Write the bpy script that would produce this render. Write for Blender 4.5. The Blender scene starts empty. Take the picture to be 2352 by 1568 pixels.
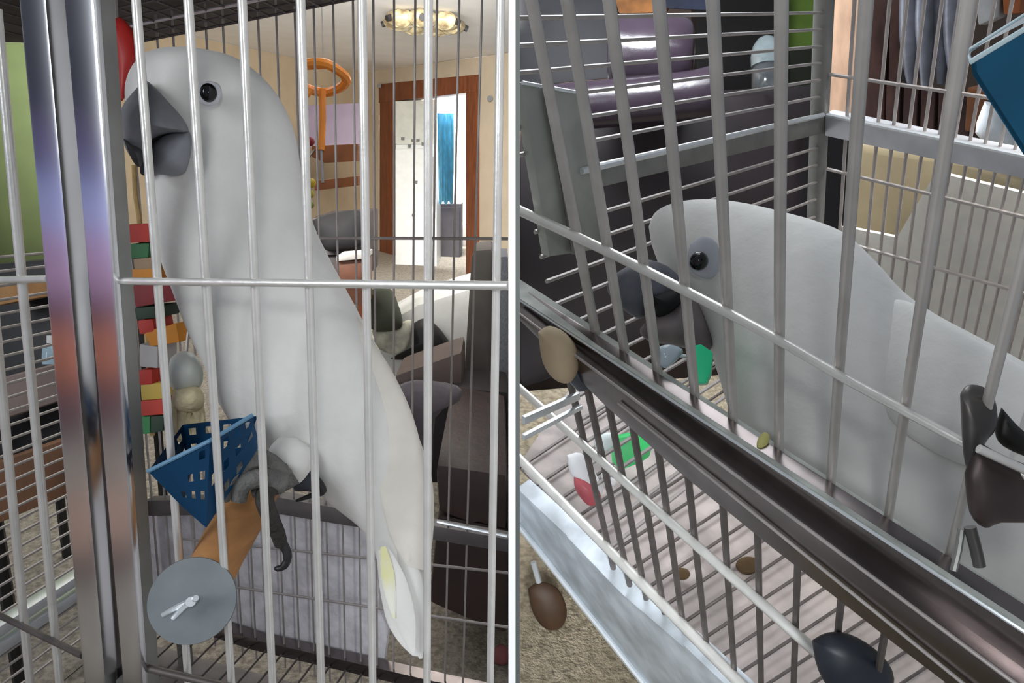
import bpy, bmesh, math, random
from mathutils import Vector, Matrix
random.seed(7)
S = bpy.context.scene
C = S.collection
# ------------------------------------------------------------------ camera
F, CX, CY = 1684.0, 1176.0, 784.0            # focal length and centre, in photograph pixels (2352 x 1568)
G = Vector((-276, 6566, 1684)).normalized()  # gravity seen from the camera (x right, y down, z forward)
ZW = -G
YW = (Vector((0, 0, 1)) - ZW * ZW.z).normalized()
XW = YW.cross(ZW)
EYE = Vector((0, 0, 1.32))
def rot(v): return Vector((v.dot(XW), v.dot(YW), v.dot(ZW)))
def P(x, y, d): return EYE + rot(Vector(((x - CX) / F * d, (y - CY) / F * d, d)))
def D(vx, vy): return rot(Vector((vx - CX, vy - CY, F)).normalized())     # direction towards a vanishing point
cam = bpy.data.cameras.new('camera'); cam.sensor_width = 36; cam.lens = 36 * F / 2352
cam.clip_start = 0.01; cam.clip_end = 60
co = bpy.data.objects.new('camera', cam); C.objects.link(co)
r_, u_, b_ = rot(Vector((1, 0, 0))), rot(Vector((0, -1, 0))), rot(Vector((0, 0, -1)))
co.matrix_world = Matrix(((r_.x, u_.x, b_.x, EYE.x), (r_.y, u_.y, b_.y, EYE.y), (r_.z, u_.z, b_.z, EYE.z), (0, 0, 0, 1)))
S.camera = co
# ------------------------------------------------------------------ world, lights, exposure
S.view_settings.view_transform = 'Standard'; S.view_settings.look = 'None'
S.view_settings.gamma = 1; S.view_settings.use_curve_mapping = False
S.view_settings.exposure = 0.0
w = bpy.data.worlds.new('world'); S.world = w; w.use_nodes = True
w.node_tree.nodes['Background'].inputs[0].default_value = (0.80, 0.86, 0.95, 1)
w.node_tree.nodes['Background'].inputs[1].default_value = 0.28
def area(name, loc, to, size, power, col=(1, 1, 1), spread=180):
    l = bpy.data.lights.new(name, 'AREA'); l.shape = 'RECTANGLE'; l.size, l.size_y = size; l.energy = power; l.color = col; l.spread = math.radians(spread)
    o = bpy.data.objects.new(name, l); C.objects.link(o); o.location = loc
    o.rotation_euler = (Vector(to) - Vector(loc)).to_track_quat('-Z', 'Y').to_euler(); return o
area('key_light_behind', EYE + Vector((-2.0, -1.05, 0.75)), P(584, 600, 0.6), (1.1, 1.3), 39, (0.93, 0.97, 1.0))  # added key light behind the camera; no window is known there
area('window_light_ceiling', P(480, 330, 2.5), P(640, -40, 3.4), (0.5, 0.4), 48, (1, 0.99, 0.98))
area('kitchen_light', P(985, 130, 8.9), P(985, 430, 9.9), (0.9, 0.6), 260, (1, 1, 1))
area('room_light', P(1000, -110, 2.5), P(960, 420, 7), (0.4, 0.7), 60, (1, 0.97, 0.92), 78)
area('right_window_light', P(1500, -1900, 0.85), P(1330, 900, 0.8), (0.5, 0.9), 4.5, (0.93, 0.97, 1.0))
area('right_low_fill', EYE + Vector((0.13, -0.3, -0.22)), P(1330, 1330, 1.35), (0.16, 0.3), 0.9, (0.92, 0.97, 1.0), 32)  # added fill for the base and lower left of the right cage
area('sofa_glint_light', P(1505, -420, 1.85), P(1505, 90, 2.3), (0.45, 0.2), 15.0, (0.9, 0.94, 1.0))  # added lamp that puts the highlight on the sofa's back cushion
area('right_sheet_fill', P(2800, 60, 0.85), P(2260, 620, 1.15), (0.4, 0.5), 1.8, (1, 0.97, 0.92), 80)  # added out-of-frame fill that brightens the hanging sheet
area('right_window_back', (0.22, 2.0, 2.15), (0.25, 0.75, 1.05), (0.9, 0.6), 14, (0.93, 0.97, 1.0))
pl_ = bpy.data.lights.new('divider_edge_fill', 'POINT'); pl_.energy = 2.6; pl_.shadow_soft_size = 0.03  # added point light that whitens the near edge of the divider
po_ = bpy.data.objects.new('divider_edge_fill', pl_); C.objects.link(po_); po_.location = P(1176, 784, -0.08) + Vector((0, 0, 0.1))
# ------------------------------------------------------------------ materials
def lin(c): return tuple(((v / 255) / 12.92 if v / 255 <= 0.04045 else ((v / 255 + 0.055) / 1.055) ** 2.4) for v in c)
MC = {}
def M(name, rgb, rough=0.6, metal=0.0, var=0.12, scale=14, bump=0.0, bscale=60, rgb2=None, stretch=None, emit=None, trans=0.0, sheen=0.0):
    if name in MC: return MC[name]
    m = bpy.data.materials.new(name); m.use_nodes = True; n = m.node_tree.nodes; L = m.node_tree.links; b = n['Principled BSDF']
    c = lin(rgb); c2 = lin(rgb2) if rgb2 else tuple(v * (1 - var * 2) for v in c)
    tc = n.new('ShaderNodeTexCoord'); mp = n.new('ShaderNodeMapping'); L.new(tc.outputs['Object'], mp.inputs[0])
    if stretch: mp.inputs['Scale'].default_value = stretch
    nz = n.new('ShaderNodeTexNoise'); nz.inputs['Scale'].default_value = scale; nz.inputs['Detail'].default_value = 5
    L.new(mp.outputs[0], nz.inputs[0])
    rp = n.new('ShaderNodeValToRGB'); rp.color_ramp.elements[0].position = 0.36; rp.color_ramp.elements[1].position = 0.64
    rp.color_ramp.elements[0].color = (*c2, 1); rp.color_ramp.elements[1].color = (*c, 1)
    L.new(nz.outputs[0], rp.inputs[0]); L.new(rp.outputs[0], b.inputs['Base Color'])
    b.inputs['Roughness'].default_value = rough; b.inputs['Metallic'].default_value = metal
    b.inputs['Transmission Weight'].default_value = trans
    b.inputs['Sheen Weight'].default_value = sheen
    if bump:
        n2 = n.new('ShaderNodeTexNoise'); n2.inputs['Scale'].default_value = bscale; n2.inputs['Detail'].default_value = 4
        L.new(mp.outputs[0], n2.inputs[0]); bp = n.new('ShaderNodeBump'); bp.inputs['Strength'].default_value = bump
        bp.inputs['Distance'].default_value = 0.01; L.new(n2.outputs[0], bp.inputs['Height']); L.new(bp.outputs[0], b.inputs['Normal'])
    if emit:
        b.inputs['Emission Color'].default_value = (*c, 1); b.inputs['Emission Strength'].default_value = emit
    MC[name] = m; return m
ZINC = M('zinc_bar', (240, 238, 233), 0.34, 0.55, 0.06, 40, 0.05, 90)
WIRE = M('thin_wire', (186, 179, 176), 0.45, 0.45, 0.08, 40)
DARKW = M('weathered_wire', (120, 113, 110), 0.5, 0.7, 0.12, 40)
CHROME = M('chrome', (236, 236, 240), 0.2, 1.0, 0.05, 20)
CHROME2 = M('worn_chrome', (142, 134, 133), 0.22, 1.0, 0.12, 18)
GALV = M('galvanised_sheet', (150, 150, 146), 0.45, 0.6, 0.1, 25)
STEEL = M('bright_steel', (235, 240, 244), 0.3, 0.6, 0.05, 20)
FEATHER = M('white_feather', (235, 234, 230), 0.9, 0, 0.03, 30, 0.12, 60, sheen=0.2)
FEATHER_Y = M('yellow_feather', (232, 229, 176), 0.9, 0, 0, 40, rgb2=(236, 236, 222))
FEATHER_W = M('wing_feather', (230, 225, 215), 0.9, 0, 0.05, 30, 0.1, 70)  # faint warm tint carries part of the wing's shade
BEAK = M('grey_beak', (132, 132, 138), 0.6, 0, 0.25, 22, 0.15, 60)
BEAK2 = M('grey_lower_beak', (140, 143, 150), 0.6, 0, 0.18, 24, 0.1, 60)
EYE_M = M('black_eye', (8, 8, 10), 0.08, 0, 0)
EYERING = M('eye_skin', (212, 214, 219), 0.8, 0, 0.06)
SKIN = M('grey_foot_skin', (120, 119, 116), 0.8, 0, 0.2, 60, 0.5, 180)
CLAW = M('dark_claw', (38, 37, 38), 0.45, 0, 0.1)
MOUTH = M('dark_mouth', (16, 14, 18), 0.8)
WOOD = M('tan_wood', (206, 148, 92), 0.65, 0, 0.2, 9, 0.1, 40, stretch=(1, 1, 6))
BROWN = M('brown_wood', (122, 66, 40), 0.5, 0, 0.22, 6, stretch=(5, 5, 1))
# ------------------------------------------------------------------ builders
ORG = {}
def link(name, bm, mat, parent=None, smooth=True, bevel=0):
    me = bpy.data.meshes.new(name)
    if bevel: bmesh.ops.bevel(bm, geom=bm.edges[:], offset=bevel, segments=2, profile=0.7, affect='EDGES', clamp_overlap=True)
    bmesh.ops.recalc_face_normals(bm, faces=bm.faces[:])
    if smooth:
        for f in bm.faces: f.smooth = True
    org = ORG[parent.name] if parent else None
    if org is None:
        org = sum((v.co for v in bm.verts), Vector()) / max(1, len(bm.verts))
        org = Vector((org.x, org.y, min(v.co.z for v in bm.verts)))
    for v in bm.verts: v.co -= org
    bm.to_mesh(me); bm.free(); me.materials.append(mat)
    if smooth and hasattr(me, 'set_sharp_from_angle'): me.set_sharp_from_angle(angle=math.radians(40))
    o = bpy.data.objects.new(name, me); C.objects.link(o)
    if parent: o.parent = parent
    else: o.location = org
    ORG[o.name] = org
    return o
def tag(o, label, cat, group=None):
    o['label'] = label; o['category'] = cat
    if group: o['group'] = group
    return o
def thing(name, loc, label, cat, group=None):
    o = bpy.data.objects.new(name, None); o.empty_display_size = 0.03; C.objects.link(o); o.location = loc
    ORG[o.name] = Vector(loc); return tag(o, label, cat, group)
def struct(o): o['kind'] = 'structure'; return o
class Plane:
    def __init__(s, p, u, v): s.p, s.n = Vector(p), u.cross(v).normalized()
    def hit(s, x, y):
        r = P(x, y, 1) - EYE; return EYE + r * ((s.p - EYE).dot(s.n) / r.dot(s.n))
    def off(s, t):                               # positive t: towards the camera
        q = Plane.__new__(Plane); q.n = s.n; sg = 1 if (EYE - s.p).dot(s.n) > 0 else -1; q.p = s.p + s.n * sg * t; return q
    def toward(s): return s.n * (1 if (EYE - s.p).dot(s.n) > 0 else -1)
def depth(p): return (p - EYE).dot(rot(Vector((0, 0, 1))))
def tube(bm, pts, rad, seg=8, cap=True):
    if not isinstance(rad, (list, tuple)): rad = [rad] * len(pts)
    rings = []; ref = None
    for i, p in enumerate(pts):
        t = (pts[min(i + 1, len(pts) - 1)] - pts[max(i - 1, 0)]).normalized()
        if ref is None: ref = t.orthogonal().normalized()
        a = (ref - t * ref.dot(t)).normalized(); ref = a; b = t.cross(a)
        rings.append([bm.verts.new(p + (a * math.cos(k * 2 * math.pi / seg) + b * math.sin(k * 2 * math.pi / seg)) * rad[i]) for k in range(seg)])
    for A, B in zip(rings, rings[1:]):
        for k in range(seg): bm.faces.new((A[k], A[(k + 1) % seg], B[(k + 1) % seg], B[k]))
    if cap: bm.faces.new(rings[0][::-1]); bm.faces.new(rings[-1])
def cat(pts, n=4):                               # Catmull-Rom through tuples or vectors
    out = []; q = [pts[0]] + list(pts) + [pts[-1]]
    for i in range(1, len(q) - 2):
        for k in range(n):
            t = k / n
            out.append(tuple(0.5 * ((2 * b) + (c - a) * t + (2 * a - 5 * b + 4 * c - d) * t * t + (3 * b - a - 3 * c + d) * t ** 3)
                             for a, b, c, d in zip(q[i - 1], q[i], q[i + 1], q[i + 2])))
    out.append(tuple(pts[-1])); return out
def TUBE(name, pts, rad, mat, parent, seg=8):
    bm = bmesh.new(); tube(bm, pts, rad, seg); return link(name, bm, mat, parent)
def loft_bm(pairs, d, flat, n=28, sub=4, bm=None):
    """pairs: (lx,ly,rx,ry[,flatness[,depth]]); ellipses between the left and right points, rounded along the view."""
    bm = bm or bmesh.new()
    full = [(p[0], p[1], p[2], p[3], p[4] if len(p) > 4 else flat, p[5] if len(p) > 5 else d) for p in pairs]
    rings = []
    for lx, ly, rx, ry, fl, dd in cat(full, sub):
        a, b = P(lx, ly, dd), P(rx, ry, dd); c = (a + b) / 2; h = (b - a) / 2; v = (c - EYE).normalized() * h.length * fl
        rings.append([bm.verts.new(c + h * math.cos(k * 2 * math.pi / n) + v * math.sin(k * 2 * math.pi / n)) for k in range(n)])
    for A, B in zip(rings, rings[1:]):
        for k in range(n): bm.faces.new((A[k], A[(k + 1) % n], B[(k + 1) % n], B[k]))
    for R, s in ((rings[0], -1), (rings[-1], 1)):
        c = bm.verts.new(sum((v.co for v in R), Vector()) / n)
        for k in range(n): bm.faces.new((R[k], R[(k + 1) % n], c)[::s])
    return bm
def LOFT(name, pairs, d, flat, mat, parent=None, n=28, sub=4): return link(name, loft_bm(pairs, d, flat, n, sub), mat, parent)
def pillow_bm(poly, d, thick, sub=3, bm=None):
    """A cushion with the closed outline poly (pixels), star-shaped; thick = half thickness in metres."""
    bm = bm or bmesh.new(); pl = cat(list(poly) + [poly[0]], sub)[:-1] if sub > 1 else list(poly)
    cx = sum(p[0] for p in pl) / len(pl); cy = sum(p[1] for p in pl) / len(pl); ax = (P(cx, cy, d) - EYE).normalized(); n = len(pl)
    def dd(p): return p[2] if len(p) > 2 else d
    cd = sum(dd(p) for p in pl) / n
    def ring(s, z): return [bm.verts.new(P(cx + (p[0] - cx) * s, cy + (p[1] - cy) * s, cd + (dd(p) - cd) * s) + ax * z) for p in pl]
    outer = ring(1, 0)
    for sg in (-1, 1):
        prev = outer
        for s in (0.94, 0.82, 0.62, 0.36, 0.12):
            cur = ring(s, sg * thick * math.sqrt(1 - s * s))
            for k in range(n): bm.faces.new((prev[k], prev[(k + 1) % n], cur[(k + 1) % n], cur[k]))
            prev = cur
        bm.faces.new(prev)
    return bm
def PILLOW(name, poly, d, thick, mat, parent=None, sub=3): return link(name, pillow_bm(poly, d, thick, sub), mat, parent)
def prism_bm(pts, vec, bm=None):
    bm = bm or bmesh.new(); A = [bm.verts.new(p) for p in pts]; B = [bm.verts.new(p + vec) for p in pts]; n = len(pts)
    bm.faces.new(A[::-1]); bm.faces.new(B)
    for k in range(n): bm.faces.new((A[k], A[(k + 1) % n], B[(k + 1) % n], B[k]))
    return bm
def PRISM(name, poly, d, vec, mat, parent=None, bevel=0.0, smooth=False):
    pts = [P(p[0], p[1], p[2] if len(p) > 2 else d) for p in poly]
    return link(name, prism_bm(pts, vec), mat, parent, smooth=bool(bevel) or smooth, bevel=bevel)
def SLAB(name, poly, pl, t, mat, parent=None, bevel=0.0):       # a plate lying on a plane, its near face on it
    return link(name, prism_bm([pl.hit(x, y) for x, y in poly], -pl.toward() * t), mat, parent, smooth=bool(bevel), bevel=bevel)
def px(n, d): return n * d / F

# ================================================================== divider added between the two rooms, where no wall stands
def cam_box(x0, x1, y0, y1, z0, z1):
    bm = bmesh.new(); bmesh.ops.create_cube(bm, size=1)
    for v in bm.verts:
        c = v.co; v.co = EYE + rot(Vector((x0 + (c.x + .5) * (x1 - x0), y0 + (c.y + .5) * (y1 - y0), z0 + (c.z + .5) * (z1 - z0))))
    return bm
WHITE = M('white_paint', (250, 250, 250), 0.7, 0, 0.0)
tw = 8 / F * 0.2
wm = struct(link('middle_divider', cam_box(-tw, tw, -1.2, 1.6, 0.2, 9), WHITE, smooth=False))
es = link('edge_strip', cam_box(tw, tw + 10 / F * 0.2, -1.2, 1.6, 0.201, 0.21), M('grey_edge_strip', (120, 126, 124), 0.7, 0, 0.15, 8), wm, smooth=False); es['label'] = 'thin grey edge strip'
# ================================================================== LEFT ROOM
V1, V2, VZ, V1B = D(-3200, 560), D(1510, 455), D(900, 7350), D(-1538, 680)
BEIGE = M('beige_wall', (196, 182, 160), 0.85, 0, 0.05, 4)
CARPET = M('beige_carpet', (196, 187, 172), 0.95, 0, 0, 70, 0.9, 160, rgb2=(150, 141, 128))
floorp = Plane((0, 0, 0), Vector((1, 0, 0)), Vector((0, 1, 0)))
def poly_obj(name, pts, mat, thick=None):
    bm = bmesh.new()
    if thick is None: bm.faces.new([bm.verts.new(p) for p in pts])
    else: prism_bm(pts, thick, bm)
    return struct(link(name, bm, mat, smooth=False))
DN = Vector((0, 0, -1))
def behind(pl, x, y_near, y_far, dist):          # a floor corner carried on behind the camera
    a, b = pl.hit(x, y_near), pl.hit(x, y_far); return a + (a - b).normalized() * dist
poly_obj('floor', [behind(floorp, -900, 2600, 900, 2.2), behind(floorp, 1167, 2600, 900, 2.2), floorp.hit(1167, 560), floorp.hit(-900, 520)], CARPET, DN * 0.05)
ceilp = Plane((0, 0, 2.26), Vector((1, 0, 0)), Vector((0, 1, 0)))
CEIL = M('white_ceiling', (240, 238, 234), 0.8, 0, 0.03, 3)
poly_obj('ceiling', [ceilp.hit(*q) for q in ((-700, -900), (1167, -900), (1167, 121), (838, 166), (200, 30))], CEIL, -DN * 0.05)
bwp = Plane(ceilp.hit(840, 165), ceilp.hit(1168, 120) - ceilp.hit(840, 165), DN)
UP2 = bwp.toward() * -0.12
def wallpiece(name, poly): return poly_obj(name, [bwp.hit(*q) for q in poly], BEIGE, UP2)
wallpiece('wall_back', ((838, 166), (870, 161), (870, 700), (838, 700)))
wallpiece('wall_back', ((870, 161), (1096, 131), (1096, 171), (870, 193)))
wallpiece('wall_back', ((1096, 131), (1168, 121), (1168, 700), (1096, 700)))
lwa, lwb = ceilp.hit(838, 166), ceilp.hit(500, 95)
lwb = lwa + (lwb - lwa) * 1.7
poly_obj('wall_left', [lwa, lwb, Vector((lwb.x, lwb.y, 0)), Vector((lwa.x, lwa.y, 0))], M('tan_wall', (186, 168, 140), 0.85, 0, 0.05, 4), (lwa - lwb).cross(DN).normalized() * 0.08)
YB = Vector((-0.03, 1, 0))
# doorway
FRAMEW = M('door_frame_wood', (126, 68, 38), 0.45, 0, 0.2, 5, stretch=(6, 6, 1))
dr = thing('doorway_trim', bwp.hit(985, 680), 'brown stained wooden door casing around the bright kitchen doorway', 'door frame')
bwf = bwp.off(0.03)
SLAB('jamb', ((872, 193), (910, 189), (910, 690), (872, 690)), bwf, 0.14, FRAMEW, dr, 0.004)
SLAB('jamb', ((1070, 174), (1096, 171), (1096, 690), (1070, 690)), bwf, 0.14, FRAMEW, dr, 0.004)
SLAB('head_casing', ((870, 193), (1097, 171), (1097, 210), (870, 236)), bwp.off(0.035), 0.14, FRAMEW, dr, 0.004)
for q in ((872, 196), (1125, 226)):
    TUBE('nail', [bwp.off(0.05).hit(*q), bwp.off(-0.01).hit(*q)], px(7, 7), CLAW, dr)
# kitchen beyond
KW = M('kitchen_wall', (236, 236, 232), 0.8, 0, 0.03, 4)
PRISM('wall_kitchen', ((860, 120), (1120, 120), (1120, 720), (860, 720)), 10.6, YW * 0 + rot(Vector((0, 0, .1))), KW)
struct(bpy.data.objects['wall_kitchen'])
kf = [P(900, 690, 7.9), P(1100, 690, 7.9), P(1100, 610, 10.6), P(900, 610, 10.6)]
poly_obj('floor_kitchen', kf, M('kitchen_floor', (245, 245, 245), 0.5, 0, 0.02), DN * 0.04)
fr = thing('refrigerator', P(953, 660, 8.6), 'white two door refrigerator standing inside the kitchen doorway', 'refrigerator')
FRW = M('fridge_enamel', (236, 238, 236), 0.35, 0, 0.03)
PRISM('body', ((908, 232), (1004, 228), (1004, 662), (908, 664)), 8.7, YB * 0.6, FRW, fr, 0.02)
PRISM('freezer_door', ((908, 232), (1003, 228), (1003, 330), (908, 331)), 8.63, YB * 0.05, M('fridge_freezer_door', (205, 206, 196), 0.4, 0, 0.05), fr, 0.012)
PRISM('fridge_door', ((908, 342), (1003, 341), (1003, 655), (908, 658)), 8.63, YB * 0.05, FRW, fr, 0.012)
TUBE('handle', [P(996, 360, 8.55), P(996, 470, 8.55)], 0.012, STEEL, fr)
for q in ((925, 318), (940, 335), (960, 322), (972, 330), (948, 322), (950, 494), (955, 418)):
    PRISM('magnet', ((q[0] - 4, q[1] - 3), (q[0] + 4, q[1] - 3), (q[0] + 3, q[1] + 4), (q[0] - 4, q[1] + 3)), 8.6, YB * 0.02, M('magnet_grey', (120, 122, 120), 0.5), fr)
tw_ = []
for i in range(13):
    t = i / 12; tw_.append((1003 + 40 * t, 262, 9.3 + 0.05 * math.sin(i * 1.7)))
bm = bmesh.new(); rows = []
for j in range(9):
    s = j / 8; rows.append([bm.verts.new(P(1004 + (38 - 6 * s * s) * (i / 12) + 4 * s, 260 + 206 * s + 5 * math.sin(i * 1.3) * s, 8.58 + (0.04 + 0.03 * s) * math.sin(i * 1.5 + s))) for i in range(13)])
for A, B in zip(rows, rows[1:]):
    for k in range(12): bm.faces.new((A[k], A[k + 1], B[k + 1], B[k]))
bmesh.ops.solidify(bm, geom=bm.faces[:], thickness=0.01)
tag(link('towel', bm, M('sky_blue_cloth', (132, 202, 226), 0.9, 0, 0.1, 12)), 'sky blue towel hanging beside the white refrigerator', 'towel')
o = thing('kitchen_cabinet', P(1030, 615, 9.3), 'charcoal cabinet below the sky blue towel in the kitchen', 'cabinet')
PRISM('body', ((1000, 468), (1060, 468), (1058, 614), (1000, 614)), 9.45, YB * 0.5, M('charcoal_panel', (52, 48, 56), 0.5), o, 0.01)
PRISM('door', ((1004, 476), (1056, 476), (1055, 606), (1004, 606)), 9.42, YB * 0.03, M('charcoal_panel', (52, 48, 56), 0.5), o, 0.008)
wn = PRISM('window_1', ((1040, 288), (1082, 284), (1082, 520), (1040, 520)), 10.4, YB * 0.05, M('bright_window_pane', (255, 255, 255), 0.3, emit=1.6)); struct(wn)
for q in (((1036, 282), (1086, 278), (1086, 288), (1036, 292)), ((1036, 515), (1086, 515), (1086, 524), (1036, 524)), ((1036, 282), (1042, 282), (1042, 524), (1036, 524))):
    PRISM('window_frame', q, 10.36, YB * 0.08, KW, wn)
# ceiling fixture
cf = thing('ceiling_light', ceilp.hit(975, 30), 'ornate brass and cream flower ceiling light with dark knobs', 'ceiling light')
cc = ceilp.hit(975, 32); dcl = depth(cc)
TUBE('hub', [cc + Vector((0, 0, 0.0)), cc + Vector((0, 0, -0.05)), cc + Vector((0, 0, -0.09))], [0.09, 0.10, 0.05], M('dark_bronze', (58, 50, 50), 0.4, 0.6), cf, 20)
CREAM = M('cream_glass', (214, 200, 158), 0.35, 0, 0.3, 16, rgb2=(130, 112, 84))
for k in range(7):
    a = k * 2 * math.pi / 7 + 0.3; pc = cc + Vector((math.cos(a), math.sin(a), 0)) * px(62, dcl) + Vector((0, 0, -0.06))
    bm = bmesh.new(); bmesh.ops.create_uvsphere(bm, u_segments=16, v_segments=10, radius=px(34, dcl))
    for v in bm.verts: v.co.z *= 0.55; v.co *= 1 + 0.08 * math.sin(6 * math.atan2(v.co.y, v.co.x)); v.co += pc
    pt = link('petal_shade', bm, CREAM, cf)
    TUBE('knob', [pc + Vector((math.cos(a) * px(26, dcl), math.sin(a) * px(26, dcl), 0.0)), pc + Vector((math.cos(a) * px(40, dcl), math.sin(a) * px(40, dcl), -0.015))], px(7, dcl), CLAW, cf)
    TUBE('arm', [cc + Vector((0, 0, -0.03)), pc], px(5, dcl), M('brass', (150, 120, 60), 0.3, 0.9), cf)
# purple picture on the tan wall, orange bird toys
tag(PRISM('wall_picture', ((700, 242), (832, 236), (832, 338), (700, 338)), 5.6, YB * 0.03, M('mauve_print', (88, 76, 88), 0.7, 0, 0.08, 6), None, 0.004), 'mauve grey picture panel behind the orange hanging toy', 'picture')
ot = thing('hanging_toy', P(735, 385, 1.75), 'orange plastic ring toy on a post with wooden cross pieces', 'bird toy')
ORG_M = M('orange_plastic', (250, 150, 50), 0.4, 0, 0.08)
ring = [P(738 + 52 * math.cos(a) * (1 + .12 * math.cos(3 * a)), 178 + 34 * math.sin(a) + 6 * math.cos(a), 1.75 + .06 * math.sin(a)) for a in [k * math.pi / 12 for k in range(25)]]
TUBE('ring', ring, px(11, 1.75), ORG_M, ot)
TUBE('post', [P(740, 205, 1.75), P(741, 270, 1.75), P(738, 345, 1.75)], px(8, 1.75), ORG_M, ot)
TUBE('arm', [P(705, 152, 1.72), P(750, 150, 1.72), P(790, 168, 1.72)], px(8, 1.75), ORG_M, ot)
q = P(742, 145, 1.75); TUBE('cord', [q, Vector((q.x, q.y, 2.26))], 0.0012, WIRE, ot, 6)
TUBE('foot_piece', [P(715, 205, 1.72), P(700, 222, 1.72)], px(8, 1.75), ORG_M, ot)
PRISM('wooden_block', ((715, 335), (822, 330), (820, 370), (745, 374), (716, 360)), 1.75, YB * 0.05, M('toy_wood', (170, 98, 46), 0.6, 0, 0.2), ot, 0.004)
PRISM('wooden_bar', ((722, 415), (822, 404), (822, 426), (722, 438)), 1.76, YB * 0.04, M('toy_wood', (170, 98, 46), 0.6, 0, 0.2), ot, 0.003)
TUBE('hanger', [P(738, 345, 1.75), P(742, 420, 1.76)], px(4, 1.75), WIRE, ot)
hb = thing('bead_toy', P(705, 480, 1.6), 'small string of black, yellow, green and red beads behind the left bird', 'bird toy')
for q, r0, col in (((690, 345), 9, (200, 200, 200)), ((676, 385), 12, (24, 22, 24)), ((683, 410), 10, (26, 22, 22)), ((676, 430), 12, (176, 74, 54)), ((700, 368), 11, (60, 120, 90)), ((715, 420), 11, (214, 178, 40)), ((712, 445), 10, (196, 180, 60)), ((690, 455), 9, (30, 30, 30)), ((712, 470), 10, (150, 156, 60)), ((712, 325), 11, (150, 30, 36))):
    bm = bmesh.new(); bmesh.ops.create_uvsphere(bm, u_segments=12, v_segments=8, radius=px(r0, 1.6))
    for v in bm.verts: v.co += P(*q, 1.6)
    link('bead', bm, M('bead%d%d%d' % col, col, 0.45), hb)
TUBE('string', [P(722, 345, 1.745), P(695, 380, 1.6), P(700, 440, 1.6), P(705, 480, 1.6)], px(2.5, 1.6), CLAW, hb)
# clutter by the back wall
BLK = M('black_cloth', (15, 13, 14), 0.8, 0, 0.2, 20)
bgp = thing('dark_shelf', floorp.hit(760, 1000), 'dark shelf heaped with black clutter behind the left bird', 'shelf')
PRISM('shelf_body', ((716, 500), (838, 492), (838, 640), (740, 640)), 3.4, YB * 0.4, M('dark_shelf_wood', (58, 46, 44), 0.6, 0, 0.3, 8), bgp, 0.01)
for q in ((730, 630), (830, 630)):
    p = P(*q, 3.5); TUBE('leg', [p, Vector((p.x, p.y, 0))], 0.02, BROWN, bgp)
PRISM('drawer_front', ((745, 560), (834, 556), (834, 582), (745, 586)), 3.37, YB * 0.03, M('shelf_grey', (92, 84, 86), 0.6), bgp, 0.005)
tag(PILLOW('handbag', ((718, 505), (770, 488), (836, 488), (836, 560), (790, 575), (740, 570)), 3.31, 0.06, BLK), 'black handbag slumped on the dark shelf', 'bag')
st = thing('side_table', P(800, 660, 3.0), 'small reddish brown table with a white top behind the bird', 'table')
PRISM('tabletop', ((772, 588), (842, 582), (842, 594), (772, 600)), 3.0, YB * 0.15, M('white_laminate', (222, 215, 205), 0.5), st, 0.004)
PRISM('body', ((772, 600), (842, 596), (842, 700), (772, 700)), 3.02, YB * 0.13, M('red_brown_wood', (150, 92, 62), 0.5), st, 0.004)
# couch, cushion, clothes, recliner
COUCH = M('brown_leather', (72, 56, 54), 0.42, 0, 0.15, 8, 0.2, 40)
ch = thing('couch', floorp.hit(1080, 1360), 'brown leather couch seen through the right side of the left cage', 'couch')
PRISM('base', ((1005, 1180), (1167, 1215), (1167, 1460), (1120, 1440), (985, 1385)), 1.9, YB * 0.8, M('couch_base_leather', (76, 58, 56), 0.5, 0, 0.15, 8), ch, 0.02)
PRISM('seat_cushion', ((1000, 1065), (1167, 1090), (1167, 1225), (1085, 1200), (1005, 1180)), 1.88, YB * 0.75, COUCH, ch, 0.03)
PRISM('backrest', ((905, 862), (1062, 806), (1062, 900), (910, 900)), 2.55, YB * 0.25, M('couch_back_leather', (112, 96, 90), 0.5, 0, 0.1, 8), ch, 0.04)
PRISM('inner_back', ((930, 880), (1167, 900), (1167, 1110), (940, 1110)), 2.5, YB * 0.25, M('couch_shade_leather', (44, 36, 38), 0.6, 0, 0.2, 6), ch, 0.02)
tag(PILLOW('throw_blanket', ((905, 890), (955, 872), (1050, 885), (1055, 920), (1000, 960), (992, 1085), (960, 1060), (925, 960)), 1.95, 0.06, M('mauve_blanket', (120, 112, 118), 0.9, 0, 0.2, 10, 0.4, 30)), 'grey mauve throw blanket draped over the couch arm', 'blanket')
tag(PILLOW('sofa_cushion', ((845, 665), (895, 662), (915, 700), (925, 745), (900, 760), (848, 752)), 3.22, 0.08, M('olive_cushion', (88, 92, 78), 0.9, 0, 0.12, 8)), 'rounded olive grey cushion beside the bright floor', 'cushion')
wt = thing('white_table', floorp.hit(1000, 1000), 'white cloth covered table behind the couch', 'table')
PRISM('tablecloth', ((850, 760), (960, 700), (1090, 660), (1090, 830), (910, 870), (890, 850)), 3.3, YB * 0.5, M('white_cloth', (238, 238, 232), 0.8, 0, 0.06, 8), wt, 0.02)
for q in ((885, 840), (1092, 820)):
    p = P(*q, 3.4); TUBE('leg', [p, Vector((p.x, p.y, 0))], 0.025, BROWN, wt)
tag(PILLOW('black_shoe', ((945, 745), (975, 730), (1000, 745), (1022, 770), (1035, 800), (985, 822), (905, 826), (905, 818), (945, 812)), 3.25, 0.05, M('black_shoe_leather', (24, 22, 22), 0.5)), 'black shoe lying on the white cloth', 'shoe')
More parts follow.
